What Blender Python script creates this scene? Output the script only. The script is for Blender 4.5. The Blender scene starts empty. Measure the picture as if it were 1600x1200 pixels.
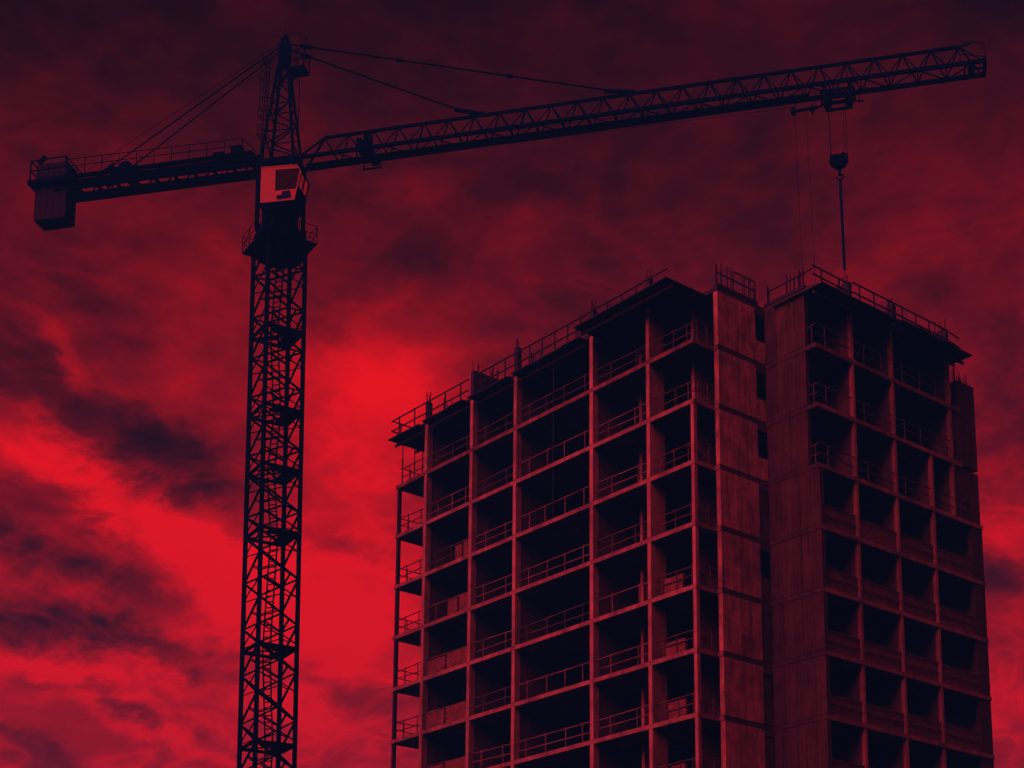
import bpy, math, random
from mathutils import Vector, Matrix
random.seed(7)
R = math.radians
sc = bpy.context.scene
col = sc.collection

# ------------------------------------------------------------------ camera
cd = bpy.data.cameras.new('camera')
cam = bpy.data.objects.new('camera', cd); col.objects.link(cam)
cd.sensor_fit = 'HORIZONTAL'; cd.sensor_width = 36.0
cd.lens = 58.476
cd.shift_x = -0.06563; cd.shift_y = 0.39814      # rising-front lens, as in the photograph
cd.clip_start = 0.5; cd.clip_end = 6000
cam.location = (0, 0, 1.6); cam.rotation_euler = (R(90 + 11.602), 0, 0)
sc.camera = cam

# ------------------------------------------------------------------ light
SUN_AZ, SUN_EL = R(-123), R(47)                  # azimuth from +Y towards +X, where the light comes from
sd = bpy.data.lights.new('sun', 'SUN'); sun = bpy.data.objects.new('sun', sd); col.objects.link(sun)
sd.energy = 5.0; sd.angle = R(72); sd.color = (1.0, 0.040, 0.058)
sv = Vector((math.sin(SUN_AZ) * math.cos(SUN_EL), math.cos(SUN_AZ) * math.cos(SUN_EL), math.sin(SUN_EL)))
sun.rotation_euler = sv.to_track_quat('Z', 'Y').to_euler(); sun.location = sv * 300

sc.cycles.diffuse_bounces = 0
vs = sc.view_settings
vs.view_transform = 'Standard'; vs.look = 'None'; vs.exposure = 1.0; vs.gamma = 1.0; vs.use_curve_mapping = False

# ------------------------------------------------------------------ sky
world = bpy.data.worlds.new('World'); sc.world = world; world.use_nodes = True
wt = world.node_tree; wt.nodes.clear()
def N(tree, t, **kw):
    n = tree.nodes.new(t)
    for k, v in kw.items():
        setattr(n, k, v)
    return n
def val(tree, sock, v):
    if isinstance(v, bpy.types.NodeSocket): tree.links.new(v, sock)
    else: sock.default_value = v
def M_(tree, op, a, b=None, c=None, clamp=False):
    n = N(tree, 'ShaderNodeMath', operation=op, use_clamp=clamp)
    val(tree, n.inputs[0], a)
    if b is not None: val(tree, n.inputs[1], b)
    if c is not None: val(tree, n.inputs[2], c)
    return n.outputs[0]
def build_sky():
    t = wt
    m = lambda *a, **k: M_(t, *a, **k)
    tc = N(t, 'ShaderNodeTexCoord')
    d = tc.outputs['Generated']
    sp = N(t, 'ShaderNodeSeparateXYZ'); t.links.new(d, sp.inputs[0])
    az = m('ARCTAN2', sp.outputs[0], sp.outputs[1])
    el = m('ARCSINE', sp.outputs[2])
    # noise lives on the direction itself, flattened so that cloud banks lie level
    mp = N(t, 'ShaderNodeMapping'); t.links.new(d, mp.inputs[0]); mp.inputs['Scale'].default_value = (1, 1, 1.9); mp.inputs['Rotation'].default_value = (0, R(-14), 0)
    def noise(scale, det, rough, dist=0.0, off=0.0):
        n = N(t, 'ShaderNodeTexNoise'); n.noise_dimensions = '4D'
        t.links.new(mp.outputs[0], n.inputs['Vector']); n.inputs['W'].default_value = off
        n.inputs['Scale'].default_value = scale; n.inputs['Detail'].default_value = det; n.inputs['Roughness'].default_value = rough
        n.inputs['Distortion'].default_value = dist
        return n
    big = noise(5.5, 6, .58, .35, 3.1); fine = noise(15, 9, .66, .9, 1.7); wisp = noise(34, 7, .60, 1.2, 5.3); rid = noise(13, 6, .55, .8, 12.4); wrp = noise(8, 9, .68, .3, 9.2)
    # warped azimuth / elevation for the cloud banks
    ws = N(t, 'ShaderNodeSeparateXYZ'); t.links.new(wrp.outputs['Color'], ws.inputs[0])
    azw = m('ADD', az, m('MULTIPLY', m('SUBTRACT', ws.outputs[0], .5), .13))
    elw = m('ADD', el, m('MULTIPLY', m('SUBTRACT', ws.outputs[1], .52), .10))
    cv = N(t, 'ShaderNodeCombineXYZ'); t.links.new(azw, cv.inputs[0]); t.links.new(elw, cv.inputs[1])
    # overall glow: strong low in the sky ahead, fading upward and away from the glow
    mr = N(t, 'ShaderNodeValToRGB'); cr = mr.color_ramp; cr.interpolation = 'EASE'
    for i, (p, v) in enumerate(SKY_EL):
        e = cr.elements[i] if i < 2 else cr.elements.new(p)
        e.position = p; e.color = (v, v, v, 1)
    t.links.new(m('DIVIDE', el, R(90), clamp=True), mr.inputs[0])
    base = mr.outputs[0]
    aw = m('MULTIPLY_ADD', m('COSINE', az), .08, .92)
    f = m('MULTIPLY', base, aw)
    f = m('ADD', f, m('MULTIPLY', m('SUBTRACT', big.outputs[0], .5), .45))
    f = m('ADD', f, m('MULTIPLY', m('SUBTRACT', fine.outputs[0], .5), .26))
    for (x, y, rx, ry, an, amp) in SKY_BLOBS:
        g = N(t, 'ShaderNodeMapping', vector_type='TEXTURE')
        t.links.new(cv.outputs[0], g.inputs[0])
        g.inputs['Location'].default_value = (R(x), R(y), 0)
        g.inputs['Rotation'].default_value = (0, 0, R(an)); g.inputs['Scale'].default_value = (R(rx), R(ry), 1)
        gr = N(t, 'ShaderNodeTexGradient', gradient_type='SPHERICAL'); t.links.new(g.outputs[0], gr.inputs[0])
        sm = N(t, 'ShaderNodeMapRange', interpolation_type='SMOOTHSTEP'); t.links.new(gr.outputs['Fac'], sm.inputs[0])
        f = m('MULTIPLY_ADD', sm.outputs[0], amp, f)
    # soft limits, then the tone of lit cloud
    f = m('SMOOTH_MAX', f, m('MULTIPLY_ADD', base, .34, .04), .16)
    f = m('ADD', f, m('MULTIPLY', m('MULTIPLY', m('SUBTRACT', wisp.outputs[0], .5), .28), m('MULTIPLY_ADD', base, 1.3, .12)))
    f = m('ADD', f, m('MULTIPLY', m('MULTIPLY', m('SUBTRACT', fine.outputs[0], .5), .16), base))
    rdg = m('SUBTRACT', 1.0, m('MULTIPLY', m('ABSOLUTE', m('SUBTRACT', rid.outputs[0], .5)), 7.0), clamp=True)
    rdg = m('SUBTRACT', m('POWER', rdg, 1.6), .22)
    low = m('MULTIPLY', base, base)
    f = m('ADD', f, m('MULTIPLY', m('MULTIPLY', rdg, .62), low))
    f = m('SMOOTH_MIN', f, .97, .12)
    f = m('MAXIMUM', f, .04)
    red = m('MULTIPLY', m('POWER', f, 2.1), .79)
    cc = N(t, 'ShaderNodeCombineColor')
    t.links.new(red, cc.inputs[0])
    t.links.new(m('MULTIPLY_ADD', f, .003, .0003), cc.inputs[1])
    t.links.new(m('MULTIPLY_ADD', f, .0004, .0003), cc.inputs[2])
    bg = N(t, 'ShaderNodeBackground'); t.links.new(cc.outputs[0], bg.inputs[0]); bg.inputs[1].default_value = .78
    # the clear twilight behind the cloud
    ns = N(t, 'ShaderNodeTexSky', sky_type='NISHITA'); ns.sun_disc = False
    ns.sun_elevation = R(2.0); ns.sun_rotation = SUN_AZ; ns.altitude = 50; ns.ozone_density = 3.0; ns.dust_density = .3
    tint = N(t, 'ShaderNodeMix', data_type='RGBA', blend_type='MULTIPLY'); tint.inputs[0].default_value = 1
    t.links.new(ns.outputs[0], tint.inputs[6]); tint.inputs[7].default_value = (.001, .006, .03, 1)
    bg2 = N(t, 'ShaderNodeBackground'); t.links.new(tint.outputs[2], bg2.inputs[0]); bg2.inputs[1].default_value = .05
    add = N(t, 'ShaderNodeAddShader'); t.links.new(bg.outputs[0], add.inputs[0]); t.links.new(bg2.outputs[0], add.inputs[1])
    out = N(t, 'ShaderNodeOutputWorld'); t.links.new(add.outputs[0], out.inputs[0])
SKY_EL = [(0.0, .66), (.14, .62), (.20, .55), (.27, .44), (.33, .32), (.40, .19), (.55, .10), (1.0, .06)]
def sk(px, py, rx, ry, an, amp):
    # compass bearing and height of a cloud bank, from where it stands in the sky
    f, cx, cy, t = 2598.94, 905.0, 1237.03, R(11.602)
    a, b = (px - cx) / f, (cy - py) / f
    v = Vector((a, math.cos(t) - b * math.sin(t), math.sin(t) + b * math.cos(t))).normalized()
    e = math.asin(v.z)
    k = 57.3 / 2680
    return (math.degrees(math.atan2(v.x, v.y)), math.degrees(e), rx * k / math.cos(e), ry * k, an, amp)
SKY_BLOBS = [sk(*b) for b in [
    (560, 700, 240, 360, 0, .40), (530, 1010, 290, 260, 0, .40), (640, 540, 260, 130, 20, .14), (600, 640, 170, 170, 0, .12), (350, 590, 170, 120, 20, .10),
    (150, 770, 330, 52, -25, .46), (340, 890, 190, 130, -30, .42), (160, 1120, 480, 260, 0, .16), (40, 735, 150, 45, -15, .20),
    (75, 560, 90, 40, -38, .24), (330, 440, 200, 110, 20, .12),
    (60, 640, 340, 110, -18, -.27), (280, 730, 240, 75, -26, -.22), (130, 470, 190, 80, -30, -.12),
    (60, 870, 190, 55, -15, -.26), (210, 920, 130, 60, -15, -.24), (60, 990, 230, 50, -12, -.34), (240, 1025, 230, 45, -12, -.34),
    (170, 1110, 200, 36, -10, -.22), (20, 1190, 170, 40, -15, -.26), (540, 845, 150, 55, -8, -.28), (560, 1085, 190, 55, -10, -.34),
    (100, 1070, 330, 30, -14, .26), (230, 1160, 300, 30, -16, .26), (300, 1090, 180, 30, -10, .14),
    (660, 300, 90, 60, 0, .10), (830, 380, 190, 80, 25, .10), (1380, 400, 200, 90, 25, .15), (1590, 330, 130, 70, 0, .06),
    (1575, 905, 120, 75, 0, -.32), (1590, 640, 130, 150, 0, -.12), (1590, 820, 110, 50, 0, .16), (1590, 1100, 150, 90, 0, .16), (1560, 720, 150, 60, 0, -.06),
    (0, 60, 300, 300, 0, -.06), (1600, 40, 330, 260, 0, -.10), (1150, 300, 330, 130, 0, -.05)]]
build_sky()

# ------------------------------------------------------------------ materials
def mat(name, rgb, rough=.8, metal=0.0, spec=.3):
    m = bpy.data.materials.new(name); m.use_nodes = True
    b = m.node_tree.nodes['Principled BSDF']
    b.inputs['Base Color'].default_value = (*rgb, 1); b.inputs['Roughness'].default_value = rough
    b.inputs['Metallic'].default_value = metal; b.inputs['Specular IOR Level'].default_value = spec
    return m, m.node_tree, b
def ramp(t, src, stops):
    r = N(t, 'ShaderNodeValToRGB'); t.links.new(src, r.inputs[0])
    for i, (p, c) in enumerate(stops):
        e = r.color_ramp.elements[i] if i < 2 else r.color_ramp.elements.new(p)
        e.position = p; e.color = (*c, 1) if len(c) == 3 else c
    return r.outputs[0]
def mixc(t, fac, a, b, mode='MIX'):
    n = N(t, 'ShaderNodeMix', data_type='RGBA', blend_type=mode)
    val(t, n.inputs[0], fac); val(t, n.inputs[6], a if isinstance(a, bpy.types.NodeSocket) else (*a, 1)); val(t, n.inputs[7], b if isinstance(b, bpy.types.NodeSocket) else (*b, 1))
    return n.outputs[2]
def wpos(t, scale=(1, 1, 1), yaw=0.0):
    g = N(t, 'ShaderNodeNewGeometry'); mp = N(t, 'ShaderNodeMapping', vector_type='TEXTURE'); t.links.new(g.outputs['Position'], mp.inputs[0])
    mp.inputs['Rotation'].default_value = (0, 0, yaw)
    m2 = N(t, 'ShaderNodeMapping'); t.links.new(mp.outputs[0], m2.inputs[0]); m2.inputs['Scale'].default_value = scale
    return m2.outputs[0]
def noise(t, vec, scale, det=6, rough=.6, dist=0):
    n = N(t, 'ShaderNodeTexNoise'); t.links.new(vec, n.inputs['Vector'])
    n.inputs['Scale'].default_value = scale; n.inputs['Detail'].default_value = det; n.inputs['Roughness'].default_value = rough; n.inputs['Distortion'].default_value = dist
    return n.outputs['Fac']
YAW = 0.71682
def concrete(name, dark, light, boards=False, blotch=.5):
    m, t, b = mat(name, light, .9, 0, .25)
    p = wpos(t, yaw=YAW)
    n1 = noise(t, p, .9, 7, .62, .4); n2 = noise(t, wpos(t, (1, 1, .12), YAW), 3.2, 6, .65, .2); n3 = noise(t, p, 9, 4, .7)
    c = ramp(t, n1, [(.32, dark), (.62, light)])
    st = ramp(t, n2, [(.36, (.42, .42, .44)), (.56, (1, 1, 1))])
    c = mixc(t, blotch, c, mixc(t, 1.0, c, st, 'MULTIPLY'))
    gr = ramp(t, n3, [(.25, (.72, .72, .74)), (.7, (1.08, 1.07, 1.05))])
    c = mixc(t, 1.0, c, gr, 'MULTIPLY')
    oi = N(t, 'ShaderNodeObjectInfo')
    rv = ramp(t, oi.outputs['Random'], [(0, (.78, .78, .80)), (1, (1.1, 1.1, 1.08))])
    c = mixc(t, 1.0, c, rv, 'MULTIPLY')
    h = M_(t, 'MULTIPLY', n3, .3)
    if boards:
        s = N(t, 'ShaderNodeSeparateXYZ'); t.links.new(p, s.inputs[0])
        q = M_(t, 'ADD', s.outputs[0], s.outputs[1])
        fr = M_(t, 'FRACT', M_(t, 'MULTIPLY', q, 1 / .235))
        ln = M_(t, 'LESS_THAN', fr, .07)
        bid = M_(t, 'FLOOR', M_(t, 'MULTIPLY', q, 1 / .235))
        wn = N(t, 'ShaderNodeTexWhiteNoise', noise_dimensions='1D'); t.links.new(bid, wn.inputs['W'])
        c = mixc(t, 1.0, c, ramp(t, wn.outputs[0], [(0, (.72, .72, .74)), (1, (1.1, 1.1, 1.1))]), 'MULTIPLY')
        c = mixc(t, M_(t, 'MULTIPLY', ln, .5), c, (.08, .08, .09))
        h = M_(t, 'SUBTRACT', h, M_(t, 'MULTIPLY', ln, .5))
    t.links.new(c, b.inputs['Base Color'])
    bp = N(t, 'ShaderNodeBump'); bp.inputs['Strength'].default_value = .5; bp.inputs['Distance'].default_value = .03
    t.links.new(h, bp.inputs['Height']); t.links.new(bp.outputs[0], b.inputs['Normal'])
    return m
MAT = {}
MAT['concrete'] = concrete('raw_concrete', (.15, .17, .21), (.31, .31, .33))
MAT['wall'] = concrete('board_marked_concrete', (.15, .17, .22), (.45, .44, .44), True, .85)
MAT['damp'] = concrete('fresh_damp_concrete', (.03, .045, .075), (.15, .155, .18), False, .8)  # darker, blotchier tone for the slab under the top storey
MAT['stained'] = concrete('rain_stained_concrete', (.018, .032, .06), (.052, .062, .085), True, .85)  # streak stains, plus shade painted in as a much darker base
MAT['infill'] = concrete('grey_blockwork', (.045, .06, .09), (.085, .095, .12), False, .6)  # cross walls darkened so the interior shade sits in their colour
MAT['slab'] = concrete('slab_concrete', (.08, .10, .14), (.26, .27, .30), False, .6)
def brick_mat():
    m, t, b = mat('hollow_brick', (.3, .14, .1), .92, 0, .2)
    p = wpos(t, yaw=YAW)
    s = N(t, 'ShaderNodeSeparateXYZ'); t.links.new(p, s.inputs[0])
    cv = N(t, 'ShaderNodeCombineXYZ'); t.links.new(M_(t, 'ADD', s.outputs[0], s.outputs[1]), cv.inputs[0]); t.links.new(s.outputs[2], cv.inputs[1])
    br = N(t, 'ShaderNodeTexBrick'); t.links.new(cv.outputs[0], br.inputs['Vector'])
    br.inputs['Scale'].default_value = 1; br.inputs['Brick Width'].default_value = .30; br.inputs['Row Height'].default_value = .14; br.inputs['Mortar Size'].default_value = .014
    br.inputs['Color1'].default_value = (.15, .11, .11, 1); br.inputs['Color2'].default_value = (.085, .07, .08, 1); br.inputs['Mortar'].default_value = (.05, .05, .06, 1)
    n = noise(t, p, 2.2, 6, .65)
    c = mixc(t, 1.0, br.outputs['Color'], ramp(t, n, [(.3, (.55, .55, .6)), (.65, (1.15, 1.1, 1.05))]), 'MULTIPLY')
    t.links.new(c, b.inputs['Base Color'])
    bp = N(t, 'ShaderNodeBump'); bp.inputs['Strength'].default_value = .8; bp.inputs['Distance'].default_value = .02; bp.invert = True
    t.links.new(br.outputs['Fac'], bp.inputs['Height']); t.links.new(bp.outputs[0], b.inputs['Normal'])
    return m
MAT['brick'] = brick_mat()
def noisy(name, a, b_, rough, metal=0.0, scale=3.0, spec=.3):
    m, t, b = mat(name, a, rough, metal, spec)
    g = N(t, 'ShaderNodeNewGeometry')
    n = noise(t, g.outputs['Position'], scale, 6, .65)
    t.links.new(ramp(t, n, [(.35, a), (.68, b_)]), b.inputs['Base Color'])
    t.links.new(M_(t, 'MULTIPLY_ADD', n, .3, rough - .15), b.inputs['Roughness'])
    return m
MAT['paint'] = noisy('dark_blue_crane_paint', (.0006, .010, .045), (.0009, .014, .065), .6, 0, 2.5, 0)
MAT['cabpaint'] = noisy('white_cab_paint', (.15, .075, .075), (.19, .09, .09), .5, 0, 4)
MAT['cabdark'] = noisy('dark_cab_underside', (.004, .03, .12), (.006, .04, .16), .6, 0, 3, 0)
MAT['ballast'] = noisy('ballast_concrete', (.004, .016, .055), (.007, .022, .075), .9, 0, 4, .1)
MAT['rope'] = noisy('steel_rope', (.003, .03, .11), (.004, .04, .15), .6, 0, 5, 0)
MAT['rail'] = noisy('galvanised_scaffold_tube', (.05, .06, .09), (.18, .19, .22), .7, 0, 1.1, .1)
MAT['oldrail'] = noisy('rusty_scaffold_tube', (.025, .035, .06), (.085, .09, .115), .75, 0, 1.1, .1)  # same tube with the shade of dim bays put into its colour
MAT['roofrail'] = noisy('weathered_roof_rail', (.003, .018, .06), (.008, .028, .08), .7, 0, 6, .1)
MAT['rebar'] = noisy('rebar_steel', (.003, .018, .06), (.007, .026, .08), .8, 0, 9, .1)
MAT['ply'] = noisy('weathered_formwork_plywood', (.006, .024, .07), (.014, .034, .08), .85, 0, 2, .1)
MAT['timber'] = noisy('formwork_timber', (.010, .026, .07), (.03, .04, .08), .85, 0, 3, .1)
MAT['tar'] = noisy('upstand_concrete', (.008, .028, .08), (.022, .045, .10), .9, 0, 2, .1)  # one dark tone for roof slab, upstands, copings and end posts
MAT['screed'] = noisy('dusty_floor_screed', (.045, .06, .09), (.08, .10, .13), .95, 0, 1)  # unseen slab tops, made dark to cut light bounced onto ceilings
MAT['ground'] = noisy('trodden_earth', (.05, .06, .08), (.10, .10, .12), .95, 0, .3)
def glass_mat():
    m, t, b = mat('cab_glass', (.10, .12, .16), .08, 0, .3)
    b.inputs['Transmission Weight'].default_value = 1.0; b.inputs['IOR'].default_value = 1.1
    return m
MAT['glass'] = glass_mat()

# ------------------------------------------------------------------ mesh helpers
def link(o, parent=None):
    col.objects.link(o)
    if parent is not None: o.parent = parent
    return o
def empty(name, loc, label, cat, group=None, rot=None):
    o = bpy.data.objects.new(name, None); col.objects.link(o); o.location = loc
    o.empty_display_size = .5
    if rot: o.rotation_euler = rot
    return tag(o, label, cat, group)
def tag(o, label, cat, group=None):
    o['label'] = label; o['category'] = cat
    if group: o['group'] = group
    return o
def mesh(name, vs_, fs, m, parent=None):
    me = bpy.data.meshes.new(name); me.from_pydata([tuple(v) for v in vs_], [], fs); me.materials.append(MAT[m]); me.update()
    return link(bpy.data.objects.new(name, me), parent)
BOXF = [(0, 3, 2, 1), (4, 5, 6, 7), (0, 1, 5, 4), (1, 2, 6, 5), (2, 3, 7, 6), (3, 0, 4, 7)]
def boxv(x0, x1, y0, y1, z0, z1):
    return [(x0, y0, z0), (x1, y0, z0), (x1, y1, z0), (x0, y1, z0), (x0, y0, z1), (x1, y0, z1), (x1, y1, z1), (x0, y1, z1)]
def box(name, parent, x0, x1, y0, y1, z0, z1, m):
    return mesh(name, boxv(x0, x1, y0, y1, z0, z1), BOXF, m, parent)
def prism(name, parent, pts, z0, z1, m):
    n = len(pts)
    a = sum(pts[i][0] * pts[(i + 1) % n][1] - pts[(i + 1) % n][0] * pts[i][1] for i in range(n))
    if a < 0: pts = pts[::-1]
    v = [(x, y, z0) for x, y in pts] + [(x, y, z1) for x, y in pts]
    f = [tuple(range(n))[::-1], tuple(range(n, 2 * n))] + [(i, (i + 1) % n, n + (i + 1) % n, n + i) for i in range(n)]
    return mesh(name, v, f, m, parent)
class MB:
    """collects boxes, bars and tubes of one part"""
    def __init__(s): s.v = []; s.f = []
    def add(s, v, f):
        k = len(s.v); s.v += [tuple(q) for q in v]; s.f += [tuple(i + k for i in q) for q in f]
    def box(s, *a): s.add(boxv(*a), BOXF)
    def bar(s, p, q, w, h=None, n=4):
        p, q = Vector(p), Vector(q); h = h or w
        mt = barmat(p, q, w, h)
        bv, bf = BARM[n]
        s.add([mt @ Vector(x) for x in bv], bf)
    def build(s, name, m, parent): return mesh(name, s.v, s.f, m, parent)
def ngon_prism(n, r=.5):
    off = math.pi / 4 if n == 4 else 0
    if n == 4: r = .5 * math.sqrt(2)
    v = [(r * math.cos(off + 2 * math.pi * i / n), r * math.sin(off + 2 * math.pi * i / n), z) for z in (0, 1) for i in range(n)]
    f = [tuple(range(n))[::-1], tuple(range(n, 2 * n))] + [(i, (i + 1) % n, n + (i + 1) % n, n + i) for i in range(n)]
    return v, f
BARM = {n: ngon_prism(n) for n in (4, 6, 8, 12, 20)}
def barmat(p, q, w, h):
    d = q - p; L = d.length; z = d / L
    up = Vector((0, 0, 1)) if abs(z.z) < .95 else Vector((1, 0, 0))
    x = up.cross(z).normalized(); y = z.cross(x)
    return Matrix(((x.x * w, y.x * h, d.x, p.x), (x.y * w, y.y * h, d.y, p.y), (x.z * w, y.z * h, d.z, p.z), (0, 0, 0, 1)))
UNIT = {}
def bar(name, parent, p, q, w, m, h=None, n=4):
    """one member as an object of its own; alike members share mesh data"""
    key = (name, m, n)
    if key not in UNIT:
        me = bpy.data.meshes.new(name); v, f = BARM[n]; me.from_pydata(v, [], f); me.materials.append(MAT[m])
        if n >= 8:
            for pl in me.polygons: pl.use_smooth = len(pl.vertices) == 4
        UNIT[key] = me
    o = bpy.data.objects.new(name, UNIT[key]); link(o, parent)
    o.matrix_local = barmat(Vector(p), Vector(q), w, h or w)
    return o

# ------------------------------------------------------------------ blue haze box, added to tint the shadows navy
def build_haze():
    m = bpy.data.materials.new('blue_evening_haze'); m.use_nodes = True
    t = m.node_tree; t.nodes.clear()
    v = N(t, 'ShaderNodeVolumePrincipled'); v.inputs['Color'].default_value = (.012, .45, 1.0, 1); v.inputs['Density'].default_value = .0026
    o = N(t, 'ShaderNodeOutputMaterial'); t.links.new(v.outputs[0], o.inputs['Volume'])
    MAT['haze'] = m
    h = mesh('haze', boxv(-3100, 3100, -3100, 3100, -1.5, 68), BOXF, 'haze'); h['kind'] = 'stuff'
build_haze()

# ------------------------------------------------------------------ ground
g = mesh('ground', [(-3000, -3000, 0), (3000, -3000, 0), (3000, 3000, 0), (-3000, 3000, 0)], [(0, 1, 2, 3)], 'ground')
g['kind'] = 'structure'

# ================================================================== BUILDING
# local axes: x runs along the right-hand face, y along the left-hand face, corner post at the origin
bld = empty('concrete_tower', (5.2932, 71.822, 0), 'unfinished concrete high-rise with open floors, guard rails and rebar on its roof', 'building', rot=(0, 0, YAW))
HT = .105
zk = lambda k: 37.87 - 3 * (k - 1)
NB = 12                                           # lowest slab; the ground floor is taller
YW = dict(A=21.16, B=16.96, C=13.18, D=7.14, E=3.05)
XW = dict(H=7.36, I=10.40, J=13.27, M=15.02)
UF = -3.48                                        # plane of the right-hand face
rnd = random.uniform

def slab_outline(k):
    xr = 15.75 if k <= 2 else 17.28
    if k == 0: return [(0, .62), (1.36, .62), (1.36, -.30), (4.64, -.30), (4.64, UF + .05), (15.75, UF + .05), (15.75, 8), (12, 8), (12, 23.9), (0, 23.9)]
    return [(0, 0), (1.36, 0), (1.36, -.30), (4.62, -.30), (4.62, UF - .03), (xr, UF - .03), (xr, 8), (12, 8), (12, 24.05), (0, 24.05)]
for k in range(0, NB + 1):
    so = prism('floor_slab', bld, slab_outline(k), zk(k) - HT, zk(k) + HT, 'tar' if k == 0 else 'damp' if k == 1 else 'slab')
    so.data.materials.append(MAT['screed']); so.data.polygons[1].material_index = 1
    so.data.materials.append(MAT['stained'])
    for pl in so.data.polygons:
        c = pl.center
        if abs(pl.normal.z) < .5 and 1.37 < c.x < 4.7 and c.y < -.1: pl.material_index = 2  # slab band darkened to follow the painted shade of the core

def storey(s):
    """heights of the clear space above slab s"""
    return (zk(s) + HT, zk(s - 1) - HT) if s <= NB else (0.0, zk(NB) - HT)
for s in range(1, NB + 2):
    z0, z1 = storey(s)
    # cross walls that end on the left-hand face
    for n, y in YW.items():
        t = .125 if n != 'E' else .115
        box('column', bld, -.012, .97 if n == 'E' else .36, y - t, y + t, z0, z1, 'concrete')
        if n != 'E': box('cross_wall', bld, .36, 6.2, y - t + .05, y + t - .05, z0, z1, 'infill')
    box('spine_wall', bld, 6.2, 6.42, 1.2, 21.28, z0, z1, 'concrete')
    box('pier', bld, 1.05, 1.35, 21.42, 21.95, z0, z1, 'concrete')
    box('core_wall', bld, 1.62, 6.2, 5.2, 5.4, z0, z1, 'concrete')
    # corner posts
    if s >= 3: box('corner_post', bld, .02, .22, .02, .22, z0, z1, 'concrete')
    if s >= 2: box('corner_post', bld, .02, .21, 23.74, 23.93, z0, z1, 'tar')
    # stair core, wall facing right: cast panels, with a window slit beside the inner corner
    zz0, zz1 = z0 + .03, z1 - .03
    for i, (a, b) in enumerate([(1.37, 1.585), (1.60, 2.575), (2.59, 3.415), (3.43, 3.975)]):
        d = rnd(-.008, .008)
        box('wall_panel', bld, a, b, -.318 + d, -.06, zz0, zz1, 'wall')
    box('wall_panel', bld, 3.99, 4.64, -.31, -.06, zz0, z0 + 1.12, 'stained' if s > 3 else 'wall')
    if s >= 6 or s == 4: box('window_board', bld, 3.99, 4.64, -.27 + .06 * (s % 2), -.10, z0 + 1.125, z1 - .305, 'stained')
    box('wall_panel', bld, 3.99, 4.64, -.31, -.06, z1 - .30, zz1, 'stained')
    box('stair_wall', bld, 1.40, 4.6, 1.3, 1.5, z0, z1, 'concrete')
    # stair core, wall facing left
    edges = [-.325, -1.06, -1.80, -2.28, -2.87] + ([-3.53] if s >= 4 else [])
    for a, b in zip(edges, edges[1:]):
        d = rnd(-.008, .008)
        box('wall_panel', bld, 4.63 + d, 4.88, b + .008, a - .008, zz0, zz1, 'stained')  # shade of the left-facing wall carried by its darker concrete
    # cross walls that end on the right-hand face
    for n, x in XW.items():
        if n == 'M' and s >= 4: continue
        if n == 'J' and s <= 2: continue
        box('column', bld, x - .085, x + .085, UF, UF + .20, z0, z1, 'concrete')
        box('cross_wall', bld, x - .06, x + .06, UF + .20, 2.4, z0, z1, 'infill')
    box('spine_wall', bld, 4.9, 17.0, 2.4, 2.62, z0, z1, 'concrete')
    # end pier of the right-hand face
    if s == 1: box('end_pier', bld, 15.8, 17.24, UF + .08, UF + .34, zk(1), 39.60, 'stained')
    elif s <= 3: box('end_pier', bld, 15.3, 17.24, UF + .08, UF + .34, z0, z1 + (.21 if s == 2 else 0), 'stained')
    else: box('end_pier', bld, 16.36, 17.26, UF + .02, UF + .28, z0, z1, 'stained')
    box('gable_wall', bld, 17.0, 17.22, UF + .36, 2.62, z0, z1 if s > 1 else 39.6, 'concrete')
    # brick parapets
    if 4 <= s <= 9:
        for a, b in ((4.90, 7.24), (7.48, 10.28), (10.52, 13.15), (13.39, 16.34)):
            box('brick_parapet', bld, a, b, UF + .10, UF + .26, z0, z0 + 1.0 + rnd(-.03, .03), 'brick')
    if 3 <= s <= 9:
        hh = .98 + rnd(-.03, .04)
        a, b = 17.10, 21.02
        if s == 3: b = 18.6
        if s == 4: b = 19.2
        mid = a + (b - a) * .56
        box('brick_parapet', bld, .20, .36, a, mid - .14, z0, z0 + hh, 'brick')
        box('brick_parapet', bld, .24, .40, mid + .08, b, z0, z0 + hh * .97, 'brick')
        if s >= 4: box('brick_pier', bld, .6, .85, 17.12, 17.62, z0, z0 + 1.55, 'brick')
    if 3 <= s <= 9:
        if s >= 5: box('brick_parapet', bld, .30, .46, 1.1 + rnd(-.2, .2), 2.25 + rnd(-.2, .2), z0, z0 + .82 + rnd(-.08, .1), 'brick')
        box('brick_parapet', bld, .42, 1.28 - rnd(0, .25), .34, .50, z0, z0 + rnd(.7, .98), 'brick')

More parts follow.
